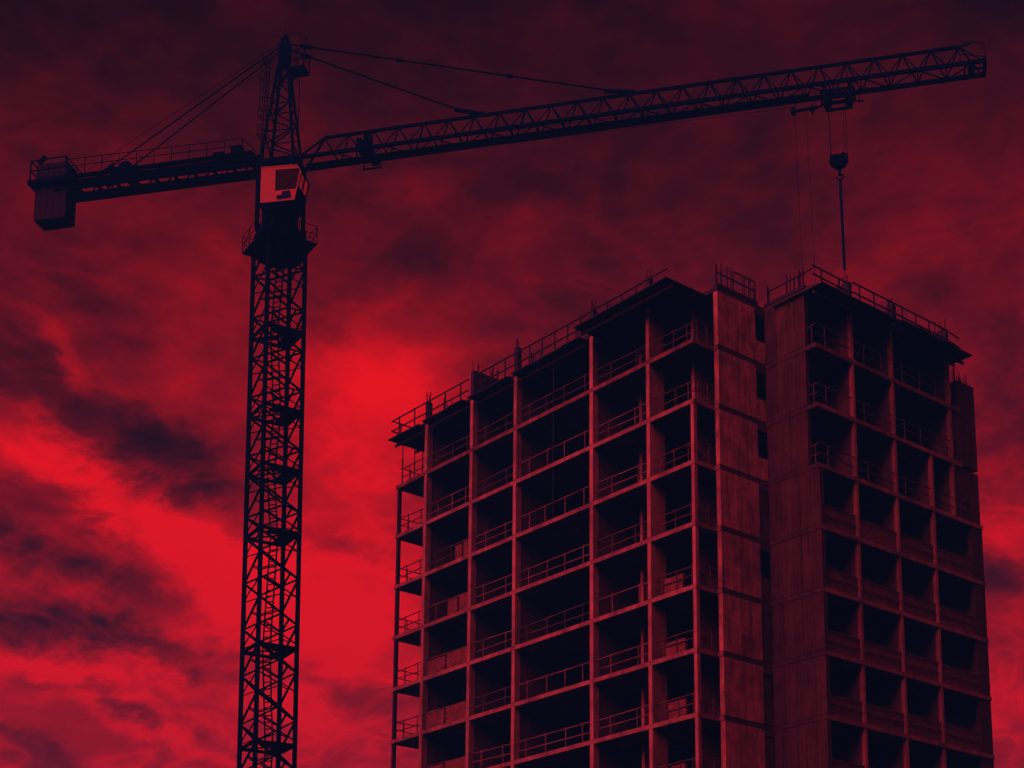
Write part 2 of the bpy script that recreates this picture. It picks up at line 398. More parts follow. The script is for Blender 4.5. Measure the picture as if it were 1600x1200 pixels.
# ---- guard rails: two tubes and a few standards to each bay
def guard(p, q, zb, n, heights=(1.0, .53), m='rail', w=.055, posts=True, ph=1.06, name='guard_rail'):
    p, q = Vector(p), Vector(q); d = (q - p); L = d.length; dn = d / L
    first = None
    for i, h in enumerate(heights):
        j0, j1 = rnd(-.06, .05), rnd(-.06, .05)
        if i and random.random() < .10: continue
        a = p + Vector((0, 0, zb + h + j0)); b = q + Vector((0, 0, zb + h + j1))
        if first is None: first = bar(name, bld, a, b, w, m, n=6); base = first
        else:
            bar(name, bld, a, b, w, m, n=6)
    if posts:
        for i in range(n):
            c = p + d * ((i + .5 + rnd(-.08, .08)) / n)
            bar('rail_post', bld, c + Vector((0, 0, zb)), c + Vector((rnd(-.015, .015), rnd(-.015, .015), zb + ph)), .05, m, n=6)
for k in range(1, 9):
    zt = zk(k) + HT
    ys = [24.0, 21.16, 16.96, 13.18, 7.14, 3.05, .1]
    for i, (a, b) in enumerate(zip(ys, ys[1:])):
        y1 = a - (.13 if i else .25); y0 = b + (.13 if i < 5 else 0)
        guard((.26, y0, 0), (.26, y1, 0), zt, {0: 2, 1: 3, 2: 2, 3: 4, 4: 2, 5: 3}[i], m='roofrail' if i == 0 else 'oldrail' if k == 1 or (k + i) % 4 == 0 or i == 5 else 'rail')
    guard((.07, 23.72, 0), (2.6, 23.72, 0), zt, 2, m='roofrail')
    guard((.07, .07, 0), (1.33, .07, 0), zt, 2, m='oldrail')
    if k in (1, 2, 3): bar('thin_prop', bld, (.12, 10.2, zt), (.12, 10.2, zk(k - 1) - HT), .06, 'roofrail', n=6)
    xs = [4.75, 7.36, 10.40, 13.27, 15.6 if k <= 2 else 16.4]
    for i, (a, b) in enumerate(zip(xs, xs[1:])):
        guard((a + (.12 if i else 0), UF + .05, 0), (b - .12, UF + .05, 0), zt, 2 if k <= 3 else 1, posts=k <= 3, m='oldrail')
    if k <= 3: guard((4.75, UF + .05, 0), (4.75, -2.92, 0), zt, 1, m='oldrail')

# ---- roof: upstands with starter bars, edge rails
ROOF = zk(0) + HT
def starters(host, pts, z, h0, h1, w=.034):
    for (x, y) in pts + [(px_ + rnd(-.09, .09), py_ + rnd(-.09, .09)) for px_, py_ in pts]:
        hgt = rnd(h0, h1)
        bar('rebar', host, (x, y, z - .05), (x + rnd(-.03, .03), y + rnd(-.03, .03), z + hgt), w, 'rebar', n=6)
def upstand(x0, x1, y0, y1, z1, pts, h=(.4, .75), m='tar'):
    o = box('upstand', bld, x0, x1, y0, y1, ROOF, z1, m)
    starters(o, pts, z1, *h)
upstand(-.005, .30, 21.03, 21.29, 42.12, [(.05, 21.2), (.15, 21.1), (.25, 21.2)])
upstand(-.005, 1.65, 16.83, 17.09, 42.50, [(.08 + .22 * i, 16.96 + .06 * (-1) ** i) for i in range(8)], (.45, .6))
upstand(-.005, .30, 13.05, 13.31, 42.46, [(.05, 13.2), (.2, 13.15)], (.4, .7))
upstand(-.005, .36, 7.01, 7.27, 42.22, [(.06, 7.1), (.2, 7.2), (.3, 7.1)], (.4, .7))
upstand(-.005, .30, 2.92, 3.18, 42.28, [(.05, 3.1), (.2, 3.0)], (.3, .6))
upstand(XW['H'] - .11, XW['H'] + .11, UF - .01, -2.45, 42.02, [(7.36, -3.3), (7.4, -3.1), (7.33, -2.8)], (.3, .6))
upstand(10.55, 10.85, UF - .01, -3.1, 42.00, [(10.7, -3.4), (10.75, -3.2)], (.3, .5))
upstand(14.9, 15.13, UF - .01, -2.6, 42.12, [(15.0, -3.4), (15.05, -3.1), (15, -2.8)], (.4, .8))
# copings of the stair core and their long starter bars
o = box('wall_panel', bld, 1.37, 4.2, -.325, -.05, ROOF + .002, 41.16, 'tar')
starters(o, [(1.45, -.2), (1.58, -.12), (1.74, -.22), (2.2, -.2), (2.62, -.2), (2.7, -.12), (3.4, -.2), (3.75, -.15), (4.02, -.2), (4.1, -.2)], 41.16, .75, 1.2, .045)
bar('guard_rail', bld, (1.40, -.24, 41.75), (4.15, -.24, 41.70), .075, 'roofrail', n=6)
bar('guard_rail', bld, (2.6, -.24, 42.2), (4.15, -.24, 42.18), .075, 'roofrail', n=6)
o = box('wall_panel', bld, 4.60, 4.86, -2.92, -.33, ROOF + .002, 41.14, 'tar')
starters(o, [(4.72, -.5), (4.7, -.62), (4.72, -1.75), (4.75, -1.95), (4.7, -2.2), (4.72, -2.45), (4.7, -2.6), (4.72, -2.84)], 41.14, .6, 1.15, .045)
bar('guard_rail', bld, (4.66, -.5, 41.72), (4.66, -3.6, 41.78), .075, 'roofrail', n=6)
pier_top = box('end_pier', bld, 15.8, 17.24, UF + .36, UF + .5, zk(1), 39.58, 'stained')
starters(pier_top, [(15.95 + .16 * i, UF + .43) for i in range(8)], 39.58, .5, .95)
# tall bars standing loosely along the roof behind the rail
for y, x, h in ((12.7, .5, 1.3), (12.3, .4, 1.0), (11.9, 1.6, .9), (10.9, 1.9, 1.2), (9.9, 1.4, 1.25), (8.8, .4, 1.35), (15.4, .5, .8)):
    for q in range(4):
        bar('rebar', bld, (x + .08 * q, y + .05 * (q % 2), ROOF), (x + .08 * q + rnd(-.04, .04), y + rnd(-.04, .04), ROOF + h * rnd(.8, 1.05)), .035, 'rebar', n=6)
for i in range(26):
    y = rnd(.9, 23.5); x = rnd(.15, 1.2); bar('rebar', bld, (x, y, ROOF - .03), (x + rnd(-.05, .05), y + rnd(-.05, .05), ROOF + rnd(.5, 1.25)), rnd(.03, .06), 'rebar', n=6)
for i in range(16):
    x = rnd(5.2, 15.4); y = UF + rnd(.2, 1.3); bar('rebar', bld, (x, y, ROOF - .03), (x + rnd(-.05, .05), y + rnd(-.05, .05), ROOF + rnd(.5, 1.15)), rnd(.03, .06), 'rebar', n=6)
# roof edge rails
def roof_rail(p, q, zs, n):
    p, q = Vector(p), Vector(q)
    for z in zs: bar('guard_rail', bld, (p.x, p.y, z + rnd(-.02, .02)), (q.x, q.y, z + rnd(-.02, .02)), .085, 'roofrail', n=6)
    for i in range(n):
        c = p.lerp(q, (i + .5) / n)
        bar('rail_post', bld, (c.x, c.y, 40.72), (c.x + rnd(-.02, .02), c.y, zs[0] + .05), .085, 'roofrail', n=6)
ZR = (41.92, 41.30)
for a, b, n in ((24.25, 21.2, 2), (21.2, 16.96, 3), (16.4, 13.2, 3), (13.2, 7.14, 6)): roof_rail((-.26, a), (-.26, b), ZR, n)
roof_rail((-.30, 7.14), (-.30, 3.0), (41.92,), 4)
bar('guard_rail', bld, (-.30, 3.0, 41.95), (-.95, .7, 41.45), .075, 'roofrail', n=6)
roof_rail((7.4, UF - .1), (10.7, UF - .1), (42.0, 41.48), 3)
roof_rail((10.7, UF - .1), (15.0, UF - .1), (42.0, 41.48), 4)
roof_rail((4.7, UF + .1), (7.3, UF + .1), (42.0, 41.55), 2)
bar('guard_rail', bld, (15.1, UF - .1, 41.95), (15.9, UF - .1, 41.85), .075, 'roofrail', n=6)
bar('guard_rail', bld, (15.1, UF - .1, 41.45), (15.9, UF - .1, 41.35), .075, 'roofrail', n=6)
roof_rail((-.26, 24.2), (2.2, 24.2), ZR, 2)

# ---- formwork tables that carry the roof slab
TB = Matrix.Rotation(YAW, 4, 'Z'); BO = Vector(bld.location)
def wb(x, y, z): return BO + TB @ Vector((x, y, z))
def formwork(x0, x1, y0, y1, along, label, zt=40.755, ragged=True):
    root = empty('formwork_table', wb((x0 + x1) / 2, (y0 + y1) / 2, 40.45), label, 'formwork', rot=(0, 0, YAW))
    cx, cy = (x0 + x1) / 2, (y0 + y1) / 2
    zt -= 40.45
    # plywood sheets, each its own, uneven at the edge
    if along == 'y':
        n = max(1, round((y1 - y0) / 1.25)); st = (y1 - y0) / n
        for i in range(n):
            j = rnd(-.10, .06) if ragged else 0
            box('plywood_sheet', root, x0 - cx + j, x1 - cx, y0 + i * st - cy + .006, y0 + (i + 1) * st - cy - .006, zt - .07, zt - rnd(.002, .012), 'ply')
        for i in range(max(2, n)):
            yy = y0 - cy + (i + .5) * (y1 - y0) / max(2, n)
            box('joist', root, x0 - cx + .12 + rnd(0, .1), x1 - cx - .1, yy - .05, yy + .05, zt - .21, zt - .072, 'timber')
        for f_ in (.18, .7):
            xx = x0 - cx + f_ * (x1 - x0)
            box('waler', root, xx - .05, xx + .05, y0 - cy + .05, y1 - cy - .05, zt - .36, zt - .212, 'timber')
    else:
        n = max(1, round((x1 - x0) / 1.25)); st = (x1 - x0) / n
        for i in range(n):
            j = rnd(-.10, .06) if ragged else 0
            box('plywood_sheet', root, x0 + i * st - cx + .006, x0 + (i + 1) * st - cx - .006, y0 - cy + j, y1 - cy, zt - .07, zt - rnd(.002, .012), 'ply')
            xx = x0 - cx + (i + .5) * st
            box('joist', root, xx - .05, xx + .05, y0 - cy + .12 + rnd(0, .1), y1 - cy - .1, zt - .21, zt - .072, 'timber')
        for f_ in (.18, .7):
            yy = y0 - cy + f_ * (y1 - y0)
            box('waler', root, x0 - cx + .05, x1 - cx - .05, yy - .05, yy + .05, zt - .36, zt - .212, 'timber')
    return root
formwork(-.45, 2.2, 21.36, 24.28, 'y', 'dark plywood formwork table jutting past the end balcony, held by thin props')
formwork(-.55, 2.2, 17.16, 20.9, 'y', 'dark plywood formwork table beside the wall stub with a row of rebar')
formwork(-.40, 2.2, 13.36, 16.75, 'y', 'short dark formwork table between the rebar wall stub and the next stub')
formwork(-.50, 2.2, 7.5, 12.95, 'y', 'long dark formwork table under the roof rail of the widest open bay')
formwork(-1.38, 1.30, .32, 6.95, 'y', 'dark formwork table reaching far out at the gabled roof corner beside the stair core', ragged=False)
formwork(4.45, 10.2, -4.15, -1.0, 'x', 'dark formwork table at the roof corner of the right-hand wing beside the stair core')
formwork(10.25, 16.05, -4.30, -1.0, 'x', 'dark formwork table whose pointed end juts past the end pier of the roof')
# ---- steel props under the tables
def prop(x, y, z0, z1, label, group):
    root = empty('shoring_prop', wb(x, y, z0), label, 'prop', group, rot=(0, 0, YAW))
    h = z1 - z0; k = h * .62
    bar('outer_tube', root, (0, 0, .02), (0, 0, k), .075, 'roofrail', n=8)
    bar('inner_tube', root, (0, 0, k), (0, 0, h - .02), .055, 'roofrail', n=8)
    box('base_plate', root, -.08, .08, -.08, .08, 0, .02, 'roofrail')
    box('head_plate', root, -.10, .10, -.10, .10, h - .02, h, 'roofrail')
    bar('collar', root, (0, 0, k - .06), (0, 0, k + .05), .11, 'roofrail', n=8)
ZP0, ZP1 = zk(1) + HT, 40.755 - .36
for (x, y), w in zip(((.12, 23.62), (.9, 23.55), (1.5, 23.6)), ('at the outer corner of the end balcony', 'in the middle of the end balcony', 'deepest in on the end balcony')): prop(x, y, ZP0, ZP1, 'thin steel prop ' + w + ' holding up the jutting formwork', 'props under the end formwork')
for (x, y), w in zip(((15.66, -3.34), (15.6, -2.4), (15.62, -1.9)), ('at the slab edge beside', 'a step behind', 'farthest in behind')): prop(x, y, ZP0, ZP1, 'thin steel prop ' + w + ' the rebar-topped end pier under the pointed formwork', 'props by the end pier')

# ================================================================== CRANE
AZ, LEAN = R(77.9), R(.8268)
S0 = Vector((math.sin(AZ), -math.cos(AZ), 0)); T0 = Vector((math.cos(AZ), math.sin(AZ), 0)); Z0 = Vector((0, 0, 1))
CS = S0 * math.cos(LEAN) + Z0 * math.sin(LEAN); CH = -S0 * math.sin(LEAN) + Z0 * math.cos(LEAN)
CM = Matrix(((CS.x, T0.x, CH.x), (CS.y, T0.y, CH.y), (CS.z, T0.z, CH.z)))
CB = Vector((-16.27, 86, 0))
crane = empty('tower_crane', CB, 'dark hammerhead tower crane with lattice mast, long jib and pale cab', 'crane', rot=CM.to_euler())
def cw(s, t, h): return CB + CM @ Vector((s, t, h))
box('base_block', crane, -2.6, 2.6, -2.6, 2.6, -.5, .7, 'ballast')
# ---- mast
LV = [.7, 6.0, 11.3, 16.5, 21.67, 27.01, 33.51, 37.15, 40.62, 45.35, 50.45]
RD = 1.56
CN = [Vector((RD, 0, 0)), Vector((0, RD, 0)), Vector((-RD, 0, 0)), Vector((0, -RD, 0))]
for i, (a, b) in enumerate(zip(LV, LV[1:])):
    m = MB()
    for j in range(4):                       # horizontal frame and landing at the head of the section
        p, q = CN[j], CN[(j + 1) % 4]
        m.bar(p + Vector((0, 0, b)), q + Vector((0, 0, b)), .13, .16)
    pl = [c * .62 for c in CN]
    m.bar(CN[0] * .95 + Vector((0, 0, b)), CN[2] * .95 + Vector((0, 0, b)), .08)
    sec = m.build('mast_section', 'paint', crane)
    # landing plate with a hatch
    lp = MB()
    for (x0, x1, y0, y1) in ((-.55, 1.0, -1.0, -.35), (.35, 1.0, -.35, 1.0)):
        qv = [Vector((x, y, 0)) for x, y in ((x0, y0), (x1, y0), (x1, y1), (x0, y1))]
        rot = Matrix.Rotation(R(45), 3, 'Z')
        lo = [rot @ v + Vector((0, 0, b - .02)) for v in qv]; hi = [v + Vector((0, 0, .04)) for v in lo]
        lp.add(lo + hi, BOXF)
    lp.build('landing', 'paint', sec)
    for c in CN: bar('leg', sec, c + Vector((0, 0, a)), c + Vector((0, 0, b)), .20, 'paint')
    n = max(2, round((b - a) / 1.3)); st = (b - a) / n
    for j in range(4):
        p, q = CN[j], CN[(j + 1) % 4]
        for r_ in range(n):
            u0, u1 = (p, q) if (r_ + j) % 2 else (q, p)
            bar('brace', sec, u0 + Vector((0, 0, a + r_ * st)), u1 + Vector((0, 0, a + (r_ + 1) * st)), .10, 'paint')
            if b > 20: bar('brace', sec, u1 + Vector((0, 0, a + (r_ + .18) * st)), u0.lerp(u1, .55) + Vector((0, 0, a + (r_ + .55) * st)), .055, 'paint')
            mid = (p + q) / 2 + Vector((0, 0, a + (r_ + .5) * st))
            if b > 20:
                bar('brace', sec, mid, (u1 if r_ % 2 else u0) + Vector((0, 0, a + (r_ + (.12 if r_ % 2 else .88)) * st)), .06, 'paint')
    # inclined ladder
    ld = MB()
    dr = 1 if i % 2 else -1
    A0, A1 = Vector((-.25, -.35 * dr, a)), Vector((-.25, .35 * dr, b))
    for xo in (0, .42): ld.bar(A0 + Vector((xo, 0, 0)), A1 + Vector((xo, 0, 0)), .07)
    nr = int((b - a) / .34)
    for r_ in range(1, nr): 
        c = A0.lerp(A1, r_ / nr); ld.bar(c, c + Vector((.42, 0, 0)), .05)
    ld.build('ladder', 'paint', sec)
    if b > 20: bar('cable', sec, (.62, -.2, a), (.62, -.2, b), .07, 'rope', n=6)
# ---- slewing platform
PD = 2.25; PZ = 50.72
PC = [Vector((PD, 0, 0)), Vector((0, PD, 0)), Vector((-PD, 0, 0)), Vector((0, -PD, 0))]
plat = prism('service_platform', crane, [(p.x, p.y) for p in PC], PZ - .06, PZ + .02, 'paint')
for j in range(4):
    p, q = PC[j], PC[(j + 1) % 4]
    for h in (1.05, .55): bar('guard_rail', plat, p + Vector((0, 0, PZ + h)), q + Vector((0, 0, PZ + h)), .045, 'paint', n=6)
    for f_ in (0, .33, .66): 
        c = p.lerp(q, f_); bar('rail_post', plat, c + Vector((0, 0, PZ)), c + Vector((0, 0, PZ + 1.07)), .05, 'paint', n=6)
    bar('rail_brace', plat, p + Vector((0, 0, PZ + .05)), p.lerp(q, .33) + Vector((0, 0, PZ + 1.0)), .035, 'paint', n=6)
    bar('rail_brace', plat, p.lerp(q, .33) + Vector((0, 0, PZ + .05)), p + Vector((0, 0, PZ + 1.0)), .035, 'paint', n=6)
    c = (p + q) / 2
    bar('bracket', plat, c * .98 + Vector((0, 0, PZ - .06)), c * .68 + Vector((0, 0, PZ - .75)), .09, 'paint')
bar('turntable', crane, (0, 0, PZ - .45), (0, 0, PZ + .55), 2.9, 'paint', n=20)
bar('slewing_ring', crane, (0, 0, PZ + .55), (0, 0, PZ + .85), 2.5, 'paint', n=20)
for a in (40, 165, 290):
    x, y = 1.35 * math.cos(R(a)), 1.35 * math.sin(R(a))
    bar('slewing_motor', crane, (x, y, PZ + .3), (x, y, PZ + 1.35), .42, 'paint', n=12)
# ---- slewing tower between ring and jib
tw = MB()
for sx in (-1, 1):
    for sy in (-1, 1):
        tw.bar((sx * 1.05, sy * .85, PZ + .8), (sx * 1.08, sy * .75, 55.7), .2)
for h in (51.6, 53.4, 55.6):
    for sy in (-.8, .8): tw.bar((-1.07, sy, h), (1.07, sy, h), .16, .22)
    for sx in (-1.07, 1.07): tw.bar((sx, -.8, h), (sx, .8, h), .16, .22)
for sy in (-.8, .8):
    tw.bar((-1.07, sy, 51.7), (1.07, sy, 53.3), .1); tw.bar((-1.07, sy, 55.4), (1.07, sy, 53.5), .1)
tw.bar((1.07, -.8, 51.7), (1.07, .8, 53.3), .1)
tw.box(-.85, .85, -.62, .62, 51.7, 53.1)
tw.build('slewing_tower', 'paint', crane)
# ---- cab
T0c, T1c = -2.5, -1.2
prof = [(-.15, 52.12), (1.86, 52.05), (2.20, 53.72), (2.0, 54.10), (-.15, 54.26)]      # side outline, nose slanting out
cab = MB()
def side(t0, t1, holes=None):
    n = len(prof)
    v = [(s, t0, h) for s, h in prof] + [(s, t1, h) for s, h in prof]
    f = [tuple(range(n)), tuple(range(n, 2 * n))[::-1]] + [(i, n + i, n + (i + 1) % n, (i + 1) % n) for i in range(n)]
    return v, f
def frame_side(mb, t0, t1):
    # side skin round the window opening: four quads with thickness
    o = [(-.15, 52.12), (1.86, 52.05), (2.20, 53.72), (2.0, 54.10), (-.15, 54.26)]
    w0, w1, h0, h1 = .70, 1.98, 52.74, 54.03
    quads = [[(-.15, 52.12), (w0, 52.085), (w0, 54.19), (-.15, 54.26)],
             [(w0, 52.085), (1.86, 52.05), (1.985, 52.69), (w0, h0)],
             [(w0, h1), (2.08, 53.94), (2.0, 54.10), (w0, 54.19)],
             [(1.935, 52.695), (1.985, 52.69), (2.2, 53.72), (2.08, 53.94), (2.13, 53.75)]]
    for q in quads:
        n = len(q); v = [(s, t0, h) for s, h in q] + [(s, t1, h) for s, h in q]
        mb.add(v, [tuple(range(n)), tuple(range(n, 2 * n))[::-1]] + [(i, n + i, n + (i + 1) % n, (i + 1) % n) for i in range(n)])
frame_side(cab, T0c, T0c + .05); frame_side(cab, T1c - .05, T1c)
cab.box(-.15, -.10, T0c + .05, T1c - .05, 52.14, 54.24)
v = [(-.17, T0c - .02, 54.262), (2.0, T0c - .02, 54.105), (2.0, T1c + .02, 54.105), (-.17, T1c + .02, 54.262)]
cab.add(v + [(x, y, z + .05) for x, y, z in v], BOXF)
cabo = cab.build('cab', 'cabpaint', crane)
fl = MB(); v = [(-.15, T0c + .002, 52.06), (1.86, T0c + .002, 51.99), (1.86, T1c - .002, 51.99), (-.15, T1c - .002, 52.06)]
fl.add(v + [(x, y, z + .055) for x, y, z in v], BOXF)
fl.box(.0, 1.7, T0c + .15, T0c + .25, 51.85, 52.02); fl.box(.0, 1.7, T1c - .25, T1c - .15, 51.85, 52.02)
fl.build('cab_floor', 'cabdark', cabo)
nose = MB()
for t in (T0c + .04, T1c - .04, (T0c + T1c) / 2):
    nose.bar((1.86, t, 52.05), (2.20, t, 53.72), .07); nose.bar((2.20, t, 53.72), (2.0, t, 54.1), .07)
for s, h in ((1.87, 52.1), (2.20, 53.72), (2.0, 54.06), (2.02, 52.85)): nose.bar((s, T0c + .04, h), (s, T1c - .04, h), .07)
nose.add([(1.87, T0c + .06, 52.08), (1.90, T0c + .06, 52.08), (2.03, T0c + .06, 52.8), (2.0, T0c + .06, 52.8), (1.87, T1c - .06, 52.08), (1.90, T1c - .06, 52.08), (2.03, T1c - .06, 52.8), (2.0, T1c - .06, 52.8)],
         [(0, 1, 2, 3), (7, 6, 5, 4), (0, 4, 5, 1), (1, 5, 6, 2), (2, 6, 7, 3), (3, 7, 4, 0)])
nose.build('cab_nose_frame', 'cabdark', cabo)
mesh('windscreen', [(2.02, T0c + .07, 52.85), (2.19, T0c + .07, 53.70), (2.19, T1c - .07, 53.70), (2.02, T1c - .07, 52.85)], [(0, 1, 2, 3)], 'glass', cabo)
mesh('side_window', [(.70, T0c + .03, 52.74), (1.96, T0c + .03, 52.70), (2.13, T0c + .03, 53.93), (.70, T0c + .03, 54.03)], [(0, 1, 2, 3)], 'glass', cabo)
st = MB()
st.box(.75, 1.25, -2.1, -1.6, 52.2, 52.65); st.box(.70, .82, -2.1, -1.6, 52.6, 53.4); st.box(1.35, 1.7, -2.2, -1.5, 52.5, 53.0); st.box(-.08, .62, T0c + .06, T1c - .06, 52.15, 54.1)
st.box(.64, 1.9, T1c - .14, T1c - .06, 52.15, 54.0)  # dark lining added so the inside looks unlit through the window
st.build('seat', 'cabdark', cabo)
vent = MB(); vent.box(.82, 1.62, T0c - .05, T0c - .003, 52.22, 52.42); vent.box(1.12, 1.58, T0c - .06, T0c - .003, 52.42, 52.62)
vent.build('side_mirror_vent', 'cabdark', cabo)
bar('cab_bracket', crane, (.1, -1.25, 53.9), (.1, -.8, 53.9), .16, 'paint'); bar('cab_bracket', crane, (.1, -1.25, 52.4), (.1, -.8, 52.4), .16, 'paint')
bar('cab_bracket', crane, (1.0, -1.25, 53.9), (1.0, -.8, 53.6), .16, 'paint')
# ---- tower head
BH = 55.95
hb = [Vector((-1.05, -.78, BH)), Vector((1.02, -.78, BH)), Vector((1.02, .78, BH)), Vector((-1.05, .78, BH))]
ht = [Vector((-.28, -.24, 62.4)), Vector((.32, -.24, 62.4)), Vector((.32, .24, 62.4)), Vector((-.28, .24, 62.4))]
hd = MB()
for h in (55.75,):
    for sy in (-.8, .8): hd.bar((-1.15, sy, h), (1.15, sy, h), .22, .34)
    for sx in (-1.1, 1.1): hd.bar((sx, -.8, h), (sx, .8, h), .22, .34)
hd.box(-.28, .34, -.24, .24, 62.3, 63.7); hd.box(-.16, .24, -.2, .2, 63.7, 64.1); hd.bar((.04, 0, 64.1), (.04, 0, 64.32), .26, n=12)
for sx, sy in ((-1, -1), (1, 1)): hd.bar((sx * 1.0, sy * .76, 55.8), (sx * .25, sy * .2, 62.45), .13)
head = hd.build('tower_head', 'paint', crane)
for p, q in (list(zip(hb, ht))[1], list(zip(hb, ht))[3]): bar('leg', head, p, q, .15, 'paint')
npan = 7
for j in range(4):
    for r_ in range(npan):
        f0, f1 = r_ / npan, (r_ + 1) / npan
        a = (hb[j] if r_ % 2 else hb[(j + 1) % 4]).lerp(ht[j] if r_ % 2 else ht[(j + 1) % 4], f0)
        b = (hb[(j + 1) % 4] if r_ % 2 else hb[j]).lerp(ht[(j + 1) % 4] if r_ % 2 else ht[j], f1)
        bar('brace', head, a, b, .065, 'paint')
        a2 = hb[j].lerp(ht[j], f1); b2 = hb[(j + 1) % 4].lerp(ht[(j + 1) % 4], f1)
        if r_ % 2: bar('brace', head, a2, b2, .05, 'paint')
# caged ladder on the back of the head
ld = MB()
L0, L1 = Vector((-1.25, -.2, 56.2)), Vector((-.92, -.2, 63.1))
for yo in (0, .42): ld.bar(L0 + Vector((0, yo, 0)), L1 + Vector((0, yo, 0)), .05)
for r_ in range(1, 22):
    c = L0.lerp(L1, r_ / 22); ld.bar(c, c + Vector((0, .42, 0)), .035)
for r_ in range(3, 12):
    c = L0.lerp(L1, r_ / 11.5)
    for q0, q1 in (((0, 0, 0), (-.32, 0, 0)), ((-.32, 0, 0), (-.32, .42, 0)), ((-.32, .42, 0), (0, .42, 0))): ld.bar(c + Vector(q0), c + Vector(q1), .03)
for yo in (0, .42): ld.bar(L0.lerp(L1, .25) + Vector((-.32, yo, 0)), L1 + Vector((-.32, yo, 0)), .03)
for f_ in (.3, .6, .95): ld.bar(L0.lerp(L1, f_), (L0.lerp(L1, f_).x + .75 - f_ * .35, 0, L0.lerp(L1, f_).z), .04)
ld.build('caged_ladder', 'paint', head)
# service landing near the top
sl = MB(); sl.box(.3, 1.42, -.45, .45, 61.78, 61.9)
for s in (.55, 1.0, 1.40):
    for t in (-.43, .43): sl.bar((s, t, 61.9), (s, t, 62.95), .04)
for h in (62.4, 62.95):
    for t in (-.43, .43): sl.bar((.35, t, h), (1.4, t, h), .04)
    sl.bar((1.4, -.43, h), (1.4, .43, h), .04)
sl.bar((.3, 0, 61.2), (1.3, 0, 61.8), .07)
sl.bar((.95, 0, 56.6), (.98, 0, 61.8), .04)
sl.build('service_landing', 'paint', head)
am = MB()
am.bar((.3, 0, 63.9), (.35, 0, 64.5), .04); am.bar((.35, 0, 64.45), (.95, 0, 64.35), .035); am.bar((.95, 0, 63.7), (.95, 0, 64.5), .04); am.bar((.95, 0, 64.1), (1.35, 0, 63.95), .035); am.bar((1.35, 0, 63.7), (1.4, 0, 64.05), .03)
am.bar((-.9, .1, 63.1), (-.2, .1, 64.0), .03); am.bar((-.85, .1, 62.9), (-.85, .1, 63.6), .035); am.bar((.05, 0, 64.3), (.05, 0, 64.75), .03)
am.build('wind_gauge_rail', 'paint', head)
# ---- counter-jib
cj = MB()
for t in (-.65, .65):
    for h, w in ((55.82, .22), (56.26, .22)): cj.bar((-1.0, t, h), (-13.9, t, h + .12), w, .10)
    cj.bar((-1.0, t, 56.04), (-13.9, t, 56.16), .05, .5)
for i in range(11):
    s = -1.6 - i * 1.2; cj.bar((s, -.65, 55.95), (s, .65, 55.95), .12, .2)
    cj.bar((s, -.65, 55.95), (s - 1.2, .65, 55.95), .07)
cjo = cj.build('counter_jib', 'paint', crane)
dk = MB(); dk.bar((-1.3, -.92, 56.38), (-12.7, -.92, 56.5), .42, .05); dk.bar((-1.3, .92, 56.38), (-12.7, .92, 56.5), .42, .05); dk.build('walkway', 'paint', cjo)
for t in (-1.1, 1.1):
    for h in (.58, 1.05): bar('guard_rail', cjo, (-1.9, t, 56.35 + h * .85), (-12.9, t, 56.5 + h), .05, 'paint', n=6)
    bar('guard_rail', cjo, (-1.9, t, 57.24), (-.95, t, 56.1), .05, 'paint', n=6)
    for i in range(11):
        s = -1.95 - i * 1.09; bar('rail_post', cjo, (s, t, 56.3), (s, t, 57.25 + i * .030), .05, 'paint', n=6)
cb = box('electric_cabinet', crane, -3.0, -2.35, -.4, .2, 56.35, 57.35, 'paint'); box('electric_cabinet', crane, -4.1, -3.45, -.35, .25, 56.35, 57.15, 'paint')
box('electric_cabinet', crane, -7.6, -7.0, -.3, .3, 56.38, 56.95, 'paint')
wn = MB(); wn.bar((-9.5, -.5, 56.85), (-9.5, .5, 56.85), .75, n=12); wn.bar((-9.5, -.55, 56.85), (-9.5, -.48, 56.85), .95, n=12); wn.bar((-9.5, .48, 56.85), (-9.5, .55, 56.85), .95, n=12)
wn.box(-10.5, -10.0, -.4, .3, 56.4, 57.1); wn.box(-9.1, -8.6, -.6, -.2, 56.4, 56.9); wn.build('hoist_winch', 'paint', crane)
# ---- counterweight: hanging slabs in a frame
fr = MB(); fr.box(-15.45, -12.95, -1.05, 1.0, 56.35, 56.6)
for s in (-15.3, -13.05):
    for t in (-.98, .92): fr.bar((s, t, 56.4), (s, t, 57.85), .07)
for h in (57.2, 57.85):
    for t in (-.98, .92): fr.bar((-15.35, t, h), (-13.0, t, h), .06)
    for s in (-15.3, -13.05): fr.bar((s, -.98, h), (s, .92, h), .06)
fro = fr.build('ballast_frame', 'paint', crane)
nb = 5
for i in range(nb):
    s0 = -15.12 + i * 2.02 / nb
    o = box('ballast_slab', fro, s0 + .012, s0 + 2.02 / nb - .012, -.70 + rnd(-.012, .012), .5, 54.15, 57.75 + rnd(-.02, .02), 'ballast')
bar('floodlight', fro, (-15.0, -.6, 57.9), (-14.55, -.7, 58.2), .3, 'paint', n=12); bar('floodlight_post', fro, (-14.8, -.65, 57.7), (-14.8, -.65, 58.0), .06, 'paint', n=6)
